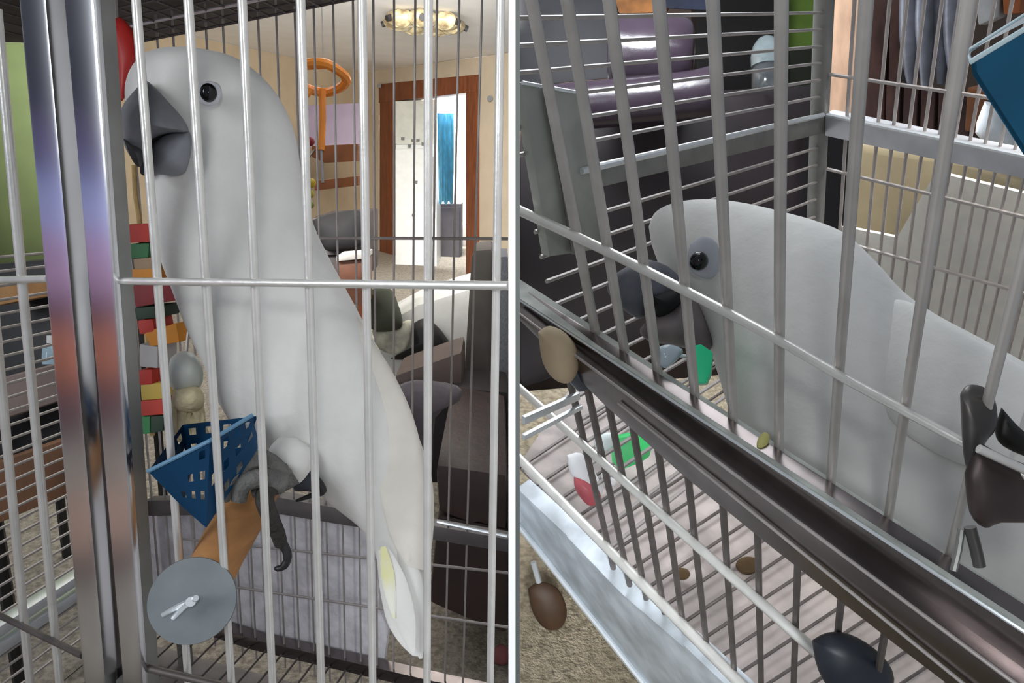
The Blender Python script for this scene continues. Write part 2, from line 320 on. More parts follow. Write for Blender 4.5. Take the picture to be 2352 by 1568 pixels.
tag(PILLOW('crumpled_paper', ((855, 760), (905, 748), (945, 735), (940, 790), (915, 815), (870, 800)), 3.24, 0.025, M('cream_paper', (224, 220, 200), 0.8, 0, 0.25, 18)), 'crumpled cream paper beside the black shoe', 'paper')
rc = thing('recliner', floorp.hit(1120, 1300), 'grey upholstered armchair at the right edge of the left room', 'armchair')
PRISM('backrest', ((1083, 590), (1092, 575), (1128, 572), (1138, 590), (1138, 925), (1062, 925)), 2.8, YB * 0.3, M('grey_upholstery', (112, 106, 100), 0.9, 0, 0.12, 6), rc, 0.02)
PRISM('striped_cover', ((1132, 590), (1167, 588), (1167, 945), (1128, 935)), 2.77, YB * 0.25, M('pale_stripe_cloth', (150, 152, 160), 0.9, 0, 0.2, 30, stretch=(14, 14, .4)), rc, 0.01)
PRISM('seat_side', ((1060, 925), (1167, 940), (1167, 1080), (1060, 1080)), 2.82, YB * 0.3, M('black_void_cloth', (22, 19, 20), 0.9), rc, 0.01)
# green wall and furniture at the far left
GREEN = M('green_wall', (78, 90, 50), 0.85, 0, 0.12, 5)
poly_obj('wall_side', [Vector((q.x, q.y, z)) for q, z in ((P(-700, 400, 2.3), 2.26), (P(215, 400, 3.1), 2.26), (P(215, 400, 3.1), 0), (P(-700, 400, 2.3), 0))], GREEN, V2 * 0.08)
def on_legs(name, poly, d, vec, mat, lab, cat_, bev):
    t = thing(name, Vector((P(*poly[2], d).x, P(*poly[2], d).y, 0)), lab, cat_)
    PRISM('body', poly, d, vec, mat, t, bev)
    for q in (poly[2], poly[3]):
        for k in (0.08, 0.92):
            p = P(q[0] * .96, q[1], d * 1.01) + vec * k; TUBE('leg', [p + Vector((0, 0, .02)), Vector((p.x, p.y, 0))], 0.014, CLAW, t, 8)
    return t
on_legs('cabinet', ((-140, 618), (150, 592), (150, 1010), (-140, 1120)), 1.9, V2 * 0.4, M('black_cabinet', (22, 20, 26), 0.5), 'low black cabinet against the green wall', 'cabinet', 0.01)
tag(PRISM('cardboard_box', ((-60, 652), (52, 640), (50, 690), (-60, 712)), 1.75, V2 * 0.15, M('tan_board', (186, 140, 92), 0.8), None, 0.004), 'small tan box standing on the black cabinet front', 'box')
on_legs('footstool', ((-140, 905), (140, 832), (145, 920), (-140, 1010)), 1.7, V2 * 0.12, M('taupe_fabric', (150, 134, 128), 0.9, 0, 0.1, 10), 'taupe footstool in front of the black cabinet', 'stool', 0.02)
on_legs('wooden_bench', ((-140, 1110), (158, 1005), (165, 1130), (-140, 1260)), 1.5, V2 * 0.14, M('bench_wood', (150, 106, 74), 0.6, 0, 0.2, 8), 'low brown wooden bench beyond the side wires of the left cage', 'bench', 0.01)
bt = thing('bottle', P(117, 835, 1.69), 'small clear bottle with a white cap beside the left cage', 'bottle')
TUBE('body', [P(116, 836, 1.69), P(116, 828, 1.69), P(116, 800, 1.69), P(116, 790, 1.69)], [px(17, 1.69), px(18, 1.69), px(17, 1.69), px(8, 1.69)], M('clear_blue_plastic', (190, 220, 235), 0.15, 0, 0.1), bt, 14)
TUBE('cap', [P(116, 788, 1.69), P(116, 770, 1.69)], px(8, 1.69), WHITE, bt, 12)

pk = floorp.hit(1148, 1515)
tag(PILLOW('pink_cloth', ((1132, 1490), (1150, 1478), (1166, 1490), (1166, 1522), (1145, 1526), (1130, 1512)), depth(pk) - .02, .02, M('pink_cloth', (196, 120, 124), 0.9, 0, 0.2, 12)), 'small pink cloth on the carpet in front of the brown couch', 'cloth')
# ------------------------------------------------------------------ left cage
cl = thing('bird_cage', floorp.hit(500, 2500), 'bright zinc barred bird cage with a chrome door post around the upright bird', 'bird cage')
FP = Plane(P(584, 650, 0.5), V1, VZ)
BP = Plane(P(240, 110, 1.0), V1, VZ)
SP = Plane(P(240, 110, 1.0), V2, VZ)
def wire(name, pl, a, b, wpx, mat, parent, seg=8):
    p, q = pl.hit(*a), pl.hit(*b); return TUBE(name, [p, q], px(wpx / 2, (depth(p) + depth(q)) / 2), mat, parent, seg)
def lerp(a, b, t): return a + (b - a) * t
for x0, x1 in ((312, 433), (432, 532), (556, 626), (690, 738), (831, 856), (984, 981), (1150, 1126)):
    k = (x1 - x0) / 1568; wire('front_bar', FP, (x0 - 60 * k, -60), (x1 + 60 * k, 1628), 19, ZINC, cl, 12)
wire('front_crossbar', FP.off(0.006), (268, 645), (1167, 656), 19, ZINC, cl, 12)
wire('front_crossbar', FP.off(0.006), (340, 1534), (1167, 1730), 19, DARKW, cl, 12)
# door stiles
def stile(name, top, bot, off, t, mat, bev=0.0012):
    k = [(b - a) / 1568 * 80 for a, b in zip(top, bot)]
    return SLAB(name, ((top[0] - k[0], -80), (top[1] - k[1], -80), (bot[1] + k[1], 1648), (bot[0] + k[0], 1648)), FP.off(off), t, mat, cl, bev)
stile('door_stile', (42, 104), (192, 242), 0.012, 0.02, CHROME, 0.003)
stile('door_stile', (146, 214), (282, 328), 0.014, 0.006, CHROME, 0.0025)
stile('stile_return', (186, 217), (300, 331), 0.0085, 0.016, GALV, 0.001)
stile('gap_strip', (100, 150), (236, 288), -0.004, 0.008, CHROME2)
# left facet of the front
hinge = FP.off(0.0)
LP = Plane(FP.hit(150, 700), V1B, VZ)
wire('facet_bar', LP, (-8, 20), (140, 1600), 20, ZINC, cl, 10)
wire('facet_bar', LP, (-80, 20), (72, 1600), 20, ZINC, cl, 10)
wire('facet_crossbar', LP.off(0.005), (-80, 645), (112, 640), 17, ZINC, cl, 10)
wire('facet_crossbar', LP.off(0.005), (-80, 1375), (190, 1505), 14, DARKW, cl, 10)
# side panel of thin level wires
def toV(x, y, x2, vp): return (x2, y + (vp[1] - y) * (x2 - x) / (vp[0] - x))
y = 585.0
while y < 1580:
    wire('side_wire', SP, toV(60, y, -120, (1510, 455)), toV(60, y, 292, (1510, 455)), 6.5, WIRE, cl, 6); y += 31.5
for yy in (1400, 1440):
    a, b, c, d = toV(60, yy, -100, (1510, 455)), toV(60, yy, 300, (1510, 455)), toV(60, yy + 22, 300, (1510, 455)), toV(60, yy + 26, -100, (1510, 455))
    SLAB('side_rail', (a, b, c, d), SP.off(0.006), 0.02, STEEL, cl, 0.002)
wire('corner_post', SP, (236, -40), (345, 1560), 26, GALV, cl, 8)
# back panel of thin upright wires
bu = (BP.hit(1150, 300) - BP.hit(240, 300)); n = 22
for i in range(1, n):
    m = BP.hit(240, 300) + bu * (i / n)
    top, bot = m - VZ * 0.30, m + VZ * 0.80
    TUBE('back_wire', [top, bot], px(2.9, depth(m)), WIRE, cl, 6)
for a, b, wd in (((370, 545), (1166, 548), 7), ((400, 1235), (1166, 1315), 6), ((420, 1330), (1166, 1440), 6), ((300, 60), (1166, -110), 7)):
    wire('back_crossbar', BP.off(0.004), a, b, wd, WIRE, cl, 6)
SLAB('back_rail', ((330, 1150), (640, 1142), (800, 1172), (1166, 1238), (1166, 1268), (800, 1207), (640, 1180), (330, 1185)), BP.off(0.008), 0.02, M('dull_rail', (116, 112, 112), 0.5, 0.5, 0.1, 20), cl, 0.001)
wire('rail_edge', BP.off(0.014), (1005, 1198), (1166, 1232), 9, STEEL, cl, 8)
SLAB('back_bottom_rail', ((340, 1390), (580, 1468), (1000, 1565), (1166, 1600), (1166, 1625), (1000, 1590), (580, 1492), (340, 1415)), BP.off(0.006), 0.02, CHROME2, cl, 0.001)
# roof
RP = Plane(BP.hit(380, 86), BP.hit(800, 2) - BP.hit(380, 86), V2)
for i in range(11):
    y0 = 84 - i * 17 + i * i * -1.2
    wire('roof_wire', RP, (150, y0 + 46), (1166, y0 - 157), 6, DARKW, cl, 6)
for i in range(26):
    q = RP.hit(200 + i * 38, 84 - (200 + i * 38 - 380) * 0.2)
    TUBE('roof_wire', [q, q - V2 * 0.55], 0.0016, DARKW, cl, 6)
wire('roof_edge', RP, (300, 60), (1166, -118), 9, STEEL, cl, 8)
rt = SLAB('roof_tray', ((-160, 92), (60, 98), (235, 112), (380, 86), (820, -1), (1166, -72), (1166, -420), (-160, -420)), RP.off(-0.03), 0.012, M('dark_tray', (100, 90, 88), 0.6, 0.2, 0.2, 20), cl)
# floor grate and litter tray
GP = Plane(BP.hit(580, 1480), V1, V2)
for i in range(30):
    q = GP.hit(345 + i * 36, 1400 + (345 + i * 36 - 345) * 0.235)
    TUBE('grate_wire', [q, q - V2 * 0.52], 0.0016, DARKW, cl, 6)
for t in (0.12, 0.30):
    a, b = GP.hit(345, 1400) - V2 * t, GP.hit(1160, 1590) - V2 * t
    TUBE('grate_crossbar', [a, b], 0.0022, DARKW, cl, 6)
gq = [GP.hit(300, 1390), GP.hit(1166, 1600), GP.hit(1166, 2300), GP.hit(300, 2300)]
link('litter_tray', prism_bm([q + VZ * 0.07 for q in gq], VZ * 0.02), M('litter_paper', (150, 142, 138), 0.9, 0, 0.15, 20), cl, smooth=False)
for q in ((1120, 1600), (420, 1440)):
    p = BP.hit(*q); TUBE('leg', [p, Vector((p.x, p.y, 0.0))], 0.012, GALV, cl, 10)
for q in ((300, 1560), (1090, 1640)):
    p = FP.hit(*q); TUBE('leg', [p, Vector((p.x, p.y, 0.0))], 0.012, GALV, cl, 10)
# white sheet hung behind the back panel
SH = M('white_speckled_sheet', (228, 226, 231), 0.85, 0, 0.12, 45, 0.3, 60)
tag(SLAB('plastic_sheet', ((325, 1178), (640, 1172), (855, 1215), (866, 1300), (872, 1400), (892, 1446), (880, 1530), (580, 1475), (325, 1395)), BP.off(-0.02), 0.006, SH), 'white speckled sheet hung behind the wires below the left bird', 'sheet')

# ------------------------------------------------------------------ striped curtain added out of view for the chrome posts to mirror
def mirror(x, y):
    p = FP.off(0.013).hit(x, y); v = (p - EYE).normalized(); n_ = FP.toward(); return p, (v - 2 * v.dot(n_) * n_)
p0, r0 = mirror(200, 700); cpl = Plane(p0 + r0 * 1.1, Vector((0, 0, 1)), Vector((r0.y, -r0.x, 0)))
def chit(y):
    p, r = mirror(200, y); return p + r * ((cpl.p - p).dot(cpl.n) / r.dot(cpl.n))
cu = thing('reflector', Vector((cpl.p.x, cpl.p.y, 0.05)), 'navy, lilac, pink and peach striped curtain added unseen for the chrome posts to mirror', 'reflector')
hv = Vector((r0.y, -r0.x, 0)).normalized()
for ya, yb, col in ((-500, 180, (70, 78, 98)), (180, 330, (128, 118, 160)), (330, 480, (206, 212, 248)), (480, 650, (224, 194, 222)), (650, 720, (100, 84, 104)), (720, 870, (232, 168, 138)), (870, 1020, (140, 114, 126)), (1020, 1160, (214, 208, 200)), (1160, 1330, (246, 220, 206)), (1330, 1420, (150, 140, 138)), (1420, 1900, (236, 230, 222))):
    za, zb = chit(ya).z, chit(yb).z; bm = bmesh.new(); rows = []
    for z in (za, zb): rows.append([bm.verts.new(Vector((cpl.p.x, cpl.p.y, z)) + hv * (-0.38 + 0.76 * i / 40) + cpl.n * 0.012 * math.sin(i * 1.1)) for i in range(41)])
    for i in range(40): bm.faces.new((rows[0][i], rows[0][i + 1], rows[1][i + 1], rows[1][i]))
    bmesh.ops.solidify(bm, geom=bm.faces[:], thickness=0.002)
    link('stripe', bm, M('reflector_%d_%d_%d' % col, col, 0.9, 0, 0.06, 6), cu)
# ------------------------------------------------------------------ left cockatoo
DB = 0.64
lb = thing('cockatoo', P(600, 1150, DB), 'white cockatoo perched upright on the wooden perch in profile', 'bird')
LOFT('body', [(378, 108, 432, 106, .9), (335, 120, 520, 124, .9), (305, 148, 575, 154, .85), (288, 190, 622, 198, .75), (289, 240, 655, 250, .68), (310, 300, 678, 310, .62), (330, 360, 690, 380, .6),
    (338, 430, 702, 452, .58), (346, 510, 722, 520, .58), (366, 590, 755, 590, .6), (396, 670, 797, 668, .62), (430, 760, 852, 770, .62), (468, 840, 897, 850, .6), (505, 930, 932, 925, .56),
    (560, 1010, 960, 1000, .52), (625, 1060, 980, 1090, .48), (700, 1110, 988, 1150, .42), (772, 1168, 988, 1205, .36), (832, 1218, 987, 1255, .3), (862, 1270, 985, 1305, .25), (872, 1350, 982, 1365, .2), (888, 1425, 977, 1435, .16), (916, 1474, 972, 1482, .12), (948, 1506, 965, 1507, .1)], DB, .6, FEATHER, lb, 40)
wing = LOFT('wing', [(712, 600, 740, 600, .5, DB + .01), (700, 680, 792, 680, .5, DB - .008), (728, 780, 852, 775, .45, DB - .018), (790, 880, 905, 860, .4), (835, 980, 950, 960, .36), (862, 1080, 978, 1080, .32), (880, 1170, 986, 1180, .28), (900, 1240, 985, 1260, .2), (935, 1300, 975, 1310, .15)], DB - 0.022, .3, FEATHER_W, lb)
def feather(name, pts, wid, d, mat, parent):
    pr = []
    for (x, y), w_ in zip(pts, wid):
        i = pts.index((x, y)); a = pts[max(0, i - 1)]; b = pts[min(len(pts) - 1, i + 1)]
        tx, ty = b[0] - a[0], b[1] - a[1]; l = math.hypot(tx, ty); nx, ny = -ty / l, tx / l
        pr.append((x + nx * w_, y + ny * w_, x - nx * w_, y - ny * w_))
    return LOFT(name, pr, d, .16, mat, parent, 12, 4)
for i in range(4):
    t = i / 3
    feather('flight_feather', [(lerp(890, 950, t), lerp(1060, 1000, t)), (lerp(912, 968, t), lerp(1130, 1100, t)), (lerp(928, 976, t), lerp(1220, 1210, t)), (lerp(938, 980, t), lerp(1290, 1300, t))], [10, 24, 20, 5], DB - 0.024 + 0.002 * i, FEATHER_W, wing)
feather('tail_feather', [(880, 1260), (905, 1330), (930, 1420), (948, 1500)], [12, 26, 24, 5], DB - 0.024, FEATHER, lb)
feather('tail_feather', [(880, 1255), (889, 1310), (896, 1360), (905, 1420)], [6, 15, 13, 3], DB - 0.026, FEATHER_Y, lb)
feather('tail_feather', [(920, 1240), (945, 1330), (960, 1430), (966, 1512)], [12, 24, 20, 4], DB - 0.018, FEATHER, lb)
th = LOFT('thigh', [(640, 1005, 680, 1005, .7), (618, 1030, 715, 1032, .7), (622, 1065, 718, 1068, .7), (640, 1095, 700, 1098, .7), (655, 1110, 685, 1112, .7)], DB - 0.036, .55, FEATHER, lb)
# beak
PILLOW('lower_beak', ((350, 330), (390, 300), (430, 296), (441, 325), (434, 370), (420, 398), (375, 402), (348, 388)), DB - 0.035, 0.026, BEAK2, lb)
PILLOW('upper_beak', ((333, 183), (305, 212), (278, 250), (276, 290), (286, 335), (304, 366), (322, 382), (333, 350), (352, 318), (395, 305), (432, 302), (420, 272), (385, 232), (350, 195)), DB - 0.045, 0.03, BEAK, lb)
PILLOW('mouth_gap', ((322, 340), (345, 315), (352, 350), (346, 395), (322, 398)), DB - 0.02, 0.02, MOUTH, lb)
PILLOW('beak_tip', ((283, 318), (300, 330), (326, 340), (332, 360), (321, 384), (303, 367)), DB - 0.052, 0.027, M('dark_beak_tip', (58, 57, 60), 0.6, 0, 0.2), lb)
def ball(name, c, r, mat, parent, sx=1.0):
    bm = bmesh.new(); bmesh.ops.create_uvsphere(bm, u_segments=20, v_segments=14, radius=r)
    for v in bm.verts: v.co.z *= sx; v.co += c
    return link(name, bm, mat, parent)
ball('eye', P(479, 213, DB - 0.063), px(19, DB - .06), EYE_M, lb, 1.12)
PILLOW('eye_ring', ((456, 194), (478, 186), (503, 193), (509, 214), (501, 236), (478, 244), (456, 233), (449, 214)), DB - 0.058, 0.006, EYERING, lb)
# feet
def toe(pts, r, parent, mat=SKIN, name='toe'): return TUBE(name, [P(*q) for q in cat(pts, 4)], [lerp(r[0], r[1], i / (len(pts) * 4 - 4)) for i in range(len(pts) * 4 - 3)], mat, parent, 12)
R1 = px(1, .6)
f1 = toe([(672, 1085, .598), (640, 1105, .594), (605, 1118, .592), (585, 1120, .592)], (R1 * 30, R1 * 22), lb, name='foot')
toe([(650, 1098, .592), (605, 1058, .586), (562, 1070, .578), (530, 1105, .572), (510, 1145, .572)], (R1 * 27, R1 * 17), f1)
toe([(650, 1110, .584), (600, 1098, .572), (560, 1112, .566), (548, 1150, .566)], (R1 * 25, R1 * 16), f1)
toe([(640, 1110, .588), (615, 1122, .576), (608, 1150, .572), (622, 1190, .576), (636, 1220, .584), (645, 1248, .592)], (R1 * 24, R1 * 15), f1, M('dark_toe_skin', (62, 59, 56), 0.75, 0, 0.25, 60, 0.5, 180))
c1 = TUBE('claw', [P(*q) for q in cat([(642, 1240, .592), (657, 1262, .592), (660, 1285, .592), (648, 1303, .592), (630, 1305, .592)], 4)], [R1 * v for v in [11] * 4 + [10] * 4 + [9] * 4 + [7] * 3 + [5, 3]], CLAW, f1, 10)
TUBE('claw', [P(*q) for q in cat([(514, 1136, .573), (502, 1154, .575), (494, 1176, .580)], 4)], [R1 * v for v in (13, 13, 12, 11, 10, 9, 7, 5, 3)], CLAW, f1, 10)
f2 = toe([(690, 1100, .618), (715, 1108, .615), (738, 1124, .615)], (R1 * 30, R1 * 14), lb, M('dark_foot_skin', (64, 68, 76), 0.8, 0, 0.2), 'foot')
TUBE('claw', [P(*q) for q in cat([(730, 1110, .612), (742, 1126, .612), (720, 1136, .612), (680, 1150, .612)], 4)], [R1 * v for v in [9] * 8 + [7, 6, 5, 4, 3]], CLAW, f2, 10)

# ------------------------------------------------------------------ perch, basket, toys of the left cage
pe = thing('perch', P(445, 1378, 0.49), 'round tan wooden perch bolted through the front bars with a grey washer', 'perch')
wa, wb = FP.off(0.01).hit(446, 1378), P(600, 1100, 0.66)
TUBE('dowel', [FP.off(0.002).hit(470, 1345), wa.lerp(wb, 0.35), wa.lerp(wb, 0.7), wb], [px(64, .5), px(64, .52), px(62, .56), px(56, .6)], WOOD, pe, 24)
nrm = (EYE - FP.hit(443, 1378)).normalized() * 0.85 + FP.toward() * 0.15; nrm.normalize()
TUBE('washer', [FP.off(0.022).hit(443, 1378), FP.off(0.022).hit(443, 1378) + nrm * 0.0035], [px(113, .475), px(111, .475)], M('grey_washer', (138, 146, 150), 0.5, 0.35, 0.08, 30), pe, 48)
WC = FP.off(0.025).hit(443, 1378)
TUBE('bolt', [WC, WC + nrm * 0.014], px(13, .47), STEEL, pe, 10)
for a in ((-60, 22), (-38, 28)):
    TUBE('wing_nut', [WC + nrm * 0.006, WC + nrm * 0.012 + rot(Vector((px(a[0] * .5, .47), px(a[1] * .5, .47), 0))), WC + nrm * 0.016 + rot(Vector((px(a[0] * 1.25, .47), px(a[1] * 1.6, .47), 0)))], [px(10, .47), px(8, .47), px(6, .47)], STEEL, pe, 8)
TUBE('wing_nut', [WC + nrm * 0.006, WC + nrm * 0.014 + rot(Vector((px(14, .47), px(-10, .47), 0)))], [px(12, .47), px(8, .47)], STEEL, pe, 8)

def perforated(name, q, nu, nv, hole, t, mat, parent, skip=()):
    """a plastic wall with real square holes; q: four corners"""
    bm = bmesh.new(); nn = (q[1] - q[0]).cross(q[3] - q[0]).normalized() * t
    def at(u, v): return (q[0] * (1 - u) + q[1] * u) * (1 - v) + (q[3] * (1 - u) + q[2] * u) * v
    us = [0.0]; 
    for i in range(nu): us += [(i + .5 - hole / 2) / nu, (i + .5 + hole / 2) / nu]
    us.append(1.0); vs = [0.0]
    for j in range(nv): vs += [(j + .5 - hole / 2) / nv, (j + .5 + hole / 2) / nv]
    vs.append(1.0)
    g = [[bm.verts.new(at(u, v)) for u in us] for v in vs]
    for j in range(len(vs) - 1):
        for i in range(len(us) - 1):
            if i % 2 == 1 and j % 2 == 1 and ((i // 2, j // 2) not in skip): continue
            bm.faces.new((g[j][i], g[j][i + 1], g[j + 1][i + 1], g[j + 1][i]))
    r = bmesh.ops.solidify(bm, geom=bm.faces[:], thickness=t)
    return link(name, bm, mat, parent, smooth=False)
BLUE = M('blue_plastic', (16, 84, 130), 0.35, 0, 0.08)
bk = thing('basket', P(470, 1210, .56), 'blue plastic basket with square holes hanging below the left bird', 'basket')
A_, B_, C_, D_ = P(340, 1082, .56), P(482, 1012, .55), P(592, 955, .575), P(420, 975, .62)
bA, bB, bC, bD = P(420, 1165, .565), P(474, 1212, .56), P(545, 1080, .575), P(440, 1080, .62)
perforated('front_wall', [A_, B_, bB, bA], 4, 4, .42, .002, BLUE, bk, {(0, 0), (0, 1), (0, 2), (0, 3), (1, 1), (1, 3), (3, 3), (1, 0), (2, 0), (2, 3)})
perforated('side_wall', [B_, P(578, 953, .574), P(597, 1022, .574), bB], 4, 3, .42, .002, BLUE, bk, {(0, 2), (3, 2), (0, 0)})
perforated('back_wall', [D_, C_, bC, bD], 4, 3, .42, .002, BLUE, bk)
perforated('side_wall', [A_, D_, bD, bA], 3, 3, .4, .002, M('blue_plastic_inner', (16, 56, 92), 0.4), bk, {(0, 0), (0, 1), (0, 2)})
TUBE('rim', [A_, B_, P(580, 953, .574)], px(5, .56), M('pale_blue_rim', (110, 156, 190), 0.35), bk, 8)

bt2 = thing('block_toy', P(335, 1000, .72), 'hanging bird toy of red, green, orange and yellow wooden blocks on rope', 'bird toy')
BD = .70
def block(poly, rgb):
    return PRISM('block', poly, BD, V2 * 0.03, M('block_%d_%d_%d' % rgb, rgb, 0.6, 0, 0.08), bt2, 0.002)
RD, GN, OR_, YL, DR, DG, WD = (196, 52, 40), (52, 118, 70), (222, 142, 34), (214, 184, 84), (140, 32, 40), (36, 60, 44), (170, 142, 110)
block(((292, 515), (346, 513), (346, 556), (292, 558)), RD); block(((290, 560), (342, 558), (340, 592), (296, 594)), GN)
block(((305, 594), (356, 590), (360, 618), (308, 620)), WD); block(((300, 618), (352, 616), (352, 642), (300, 644)), OR_)
block(((305, 655), (402, 648), (404, 690), (310, 706)), DR); block(((308, 707), (370, 702), (368, 730), (312, 734)), DG)
block(((314, 736), (350, 732), (356, 766), (320, 768)), RD); block(((330, 762), (404, 742), (412, 786), (345, 796)), OR_)
block(((320, 790), (362, 796), (362, 846), (320, 842)), (190, 186, 186))
block(((318, 850), (348, 848), (350, 884), (318, 884)), RD); block(((322, 884), (376, 878), (376, 916), (324, 920)), YL)
block(((322, 920), (376, 916), (376, 952), (324, 956)), (206, 66, 54)); block(((316, 958), (344, 956), (344, 996), (318, 998)), (66, 150, 90))
block(((345, 956), (376, 954), (374, 990), (345, 996)), DG)
TUBE('rope', [P(x_, y_, BD + .012) for x_, y_ in cat([(308, 380), (312, 450), (322, 520), (330, 640), (338, 780), (346, 900), (350, 1000)], 4)], px(6, BD), M('jute_rope', (206, 176, 120), 0.9, 0, 0.2, 40), bt2, 8)
ct = thing('rope_toy', P(430, 1012, .66), 'pale ball with a frayed cream cotton rope tassel in the left cage', 'bird toy')
PILLOW('ball', ((392, 822), (415, 806), (446, 812), (466, 845), (462, 885), (430, 905), (398, 895), (384, 860)), .66, .028, M('pale_plastic', (206, 212, 206), 0.4, 0, 0.06), ct)
COT = M('cotton_rope', (226, 214, 176), 0.95, 0, 0.18, 50, 0.5, 120)
for i in range(9):
    t = i / 8; xs = lerp(400, 462, t)
    TUBE('strand', [P(*q) for q in cat([(lerp(412, 448, t), 890, .655), (xs + 6 * math.sin(i * 2.1), 935, .648 + .004 * (i % 3)), (lerp(402, 470, t) + 8 * math.sin(i * 1.3), 975, .65), (lerp(410, 474, t), 1008 + 6 * math.cos(i * 2), .652)], 3)], px(9, .65), COT, ct, 7)
PILLOW('knot', ((398, 895), (450, 885), (470, 915), (455, 945), (410, 945), (394, 920)), .65, .02, COT, ct)
TUBE('hanger', [P(428, 812, .66), P(432, 770, .665), P(440, 700, .67)], px(4, .66), WIRE, ct, 6)
rp = thing('red_paddle', P(290, 235, .72), 'red plastic paddle toy hanging behind the beak of the left bird', 'bird toy')
PILLOW('paddle', ((254, 40), (280, 42), (306, 72), (318, 115), (312, 160), (292, 215), (276, 232), (264, 190), (254, 110)), .74, .012, M('red_plastic', (206, 50, 44), 0.45, 0, 0.05), rp)
TUBE('hanger', [P(268, 44, .74), P(262, -60, .74)], px(4, .74), WIRE, rp, 6)

# ================================================================== RIGHT ROOM
W1, W2, WZ = D(-138, -190), D(2983, 10), D(1777, 2886)
FR = Plane(P(1700, 700, .55), W1, WZ)
BR = Plane(P(1890, 265, 1.2), W1, WZ)
SR = Plane(P(1890, 265, 1.2), W2, WZ)
VPZ, VP2 = (1777, 2886), (2983, 10)
GR = Plane(FR.hit(1430, 1380), W1, W2)
FLR = Plane(FR.hit(1330, 1400) + WZ * 0.05, W1, W2)
poly_obj('floor_right', [FLR.hit(1185, 900), FLR.hit(3600, 700), behind(FLR, 3600, 2300, 1200, 1.5), behind(FLR, 1185, 2300, 1200, 1.5)], M('rough_carpet', (204, 190, 164), 0.95, 0, 0, 60, 1.0, 150, rgb2=(156, 143, 120)), WZ * 0.03)
RW = M('umber_wall', (96, 80, 70), 0.85, 0, 0.1, 5)
poly_obj('wall_right', [P(1190, -300, 4.2), P(3900, -300, 4.2), P(3900, 900, 4.2), P(1190, 900, 4.2)], RW, rot(Vector((0, 0, .1))))
IN = W2 * 1.0
ga = lambda name, poly, d, vec, mat, par=None, bev=0.0: PRISM(name, poly, d, vec, mat, par, bev)
# background furniture
so = thing('leather_sofa', P(1450, 520, 2.4), 'dark plum leather sofa with a shiny rounded back beyond the right cage', 'sofa')
LEA = M('plum_leather', (52, 42, 52), 0.22, 0, 0.12, 6, 0.1, 30)
ga('base', ((1190, 250), (1760, 215), (1840, 300), (1840, 620), (1190, 900)), 2.5, IN * 0.5, M('dark_leather', (42, 33, 36), 0.5, 0, 0.2, 6), so, 0.03)
LOFT('back_cushion', [(1395, 60, 1395, 140, .8), (1402, 42, 1402, 200, .8), (1450, 36, 1450, 215, .8), (1540, 34, 1540, 210, .8), (1585, 44, 1585, 190, .8), (1597, 70, 1597, 130, .8)], 2.3, .8, LEA, so)
LOFT('arm_roll', [(1190, 195, 1190, 300, .8), (1300, 190, 1300, 300, .8), (1560, 165, 1560, 280, .8), (1640, 150, 1640, 270, .8), (1660, 170, 1660, 240, .8)], 2.2, .8, LEA, so)
tag(ga('dark_cabinet', ((1600, -20), (1815, -30), (1810, 220), (1600, 235)), 3.75, rot(Vector((0, 0, .12))), M('near_black_wood', (30, 26, 24), 0.5, 0, 0.2, 6), None, 0.01), 'near black cabinet beside the green wall in the right room', 'cabinet')
tag(ga('dark_box', ((1190, -40), (1400, -40), (1400, 180), (1190, 200)), 2.8, IN * 0.2, M('charcoal_box', (36, 36, 42), 0.6, 0, 0.25, 8), None, 0.01), 'charcoal box beyond the top left of the right cage', 'box')
tag(ga('orange_cloth', ((1405, -30), (1520, -30), (1500, 30), (1420, 32)), 2.7, IN * 0.1, M('ochre_cloth', (150, 98, 52), 0.9, 0, 0.25, 12), None, 0.01), 'ochre folded cloth above the leather sofa', 'cloth')
tag(ga('navy_cloth', ((1522, -30), (1625, -30), (1625, 24), (1530, 20)), 2.7, IN * 0.1, M('navy_cloth', (38, 44, 62), 0.9, 0, 0.2, 12), None, 0.01), 'navy folded cloth above the leather sofa', 'cloth')
poly_obj('wall_green', [P(1812, -40, 3.9), P(1900, -40, 3.9), P(1900, 330, 3.9), P(1812, 330, 3.9)], M('leaf_green_wall', (120, 152, 62), 0.85, 0, 0.15, 4), rot(Vector((0, 0, .06))))
tag(ga('black_bin', ((1814, 112), (1880, 104), (1878, 212), (1814, 220)), 3.55, rot(Vector((0, 0, .15))), M('olive_black', (40, 46, 22), 0.6, 0, 0.2, 6), None, 0.01), 'dark olive bin in front of the green wall strip', 'bin')
tag(ga('wooden_shelf', ((1640, 222), (1884, 206), (1880, 246), (1640, 275)), 3.3, IN * 0.3, M('shelf_brown', (104, 74, 52), 0.6, 0, 0.2, 8), None, 0.006), 'brown wooden shelf under the glass jar', 'shelf')
tag(ga('brown_chest', ((1640, 275), (1872, 250), (1865, 900), (1690, 900), (1690, 520), (1640, 520)), 3.32, IN * 0.3, M('dark_chest_wood', (58, 40, 36), 0.6, 0, 0.25, 8), None, 0.01), 'dark brown chest below the wooden shelf', 'chest')
jr = thing('glass_jar', P(1760, 224, 3.36), 'bright glass jar with a domed lid beyond the side wires of the right cage', 'jar')
jp = [(209, 30), (203, 33), (160, 33), (150, 28)]
TUBE('body', [P(1760, y, 3.36) for y, r in jp], [px(r, 3.36) for y, r in jp], M('grey_glass', (140, 146, 150), 0.12, 0, 0.25, 8), jr, 20)
jp = [(152, 34), (130, 35), (105, 30), (90, 20), (82, 6)]
TUBE('lid', [P(1760, y, 3.36) for y, r in jp], [px(r, 3.36) for y, r in jp], M('bright_glass', (214, 232, 236), 0.1, 0, 0.15, 8), jr, 20)
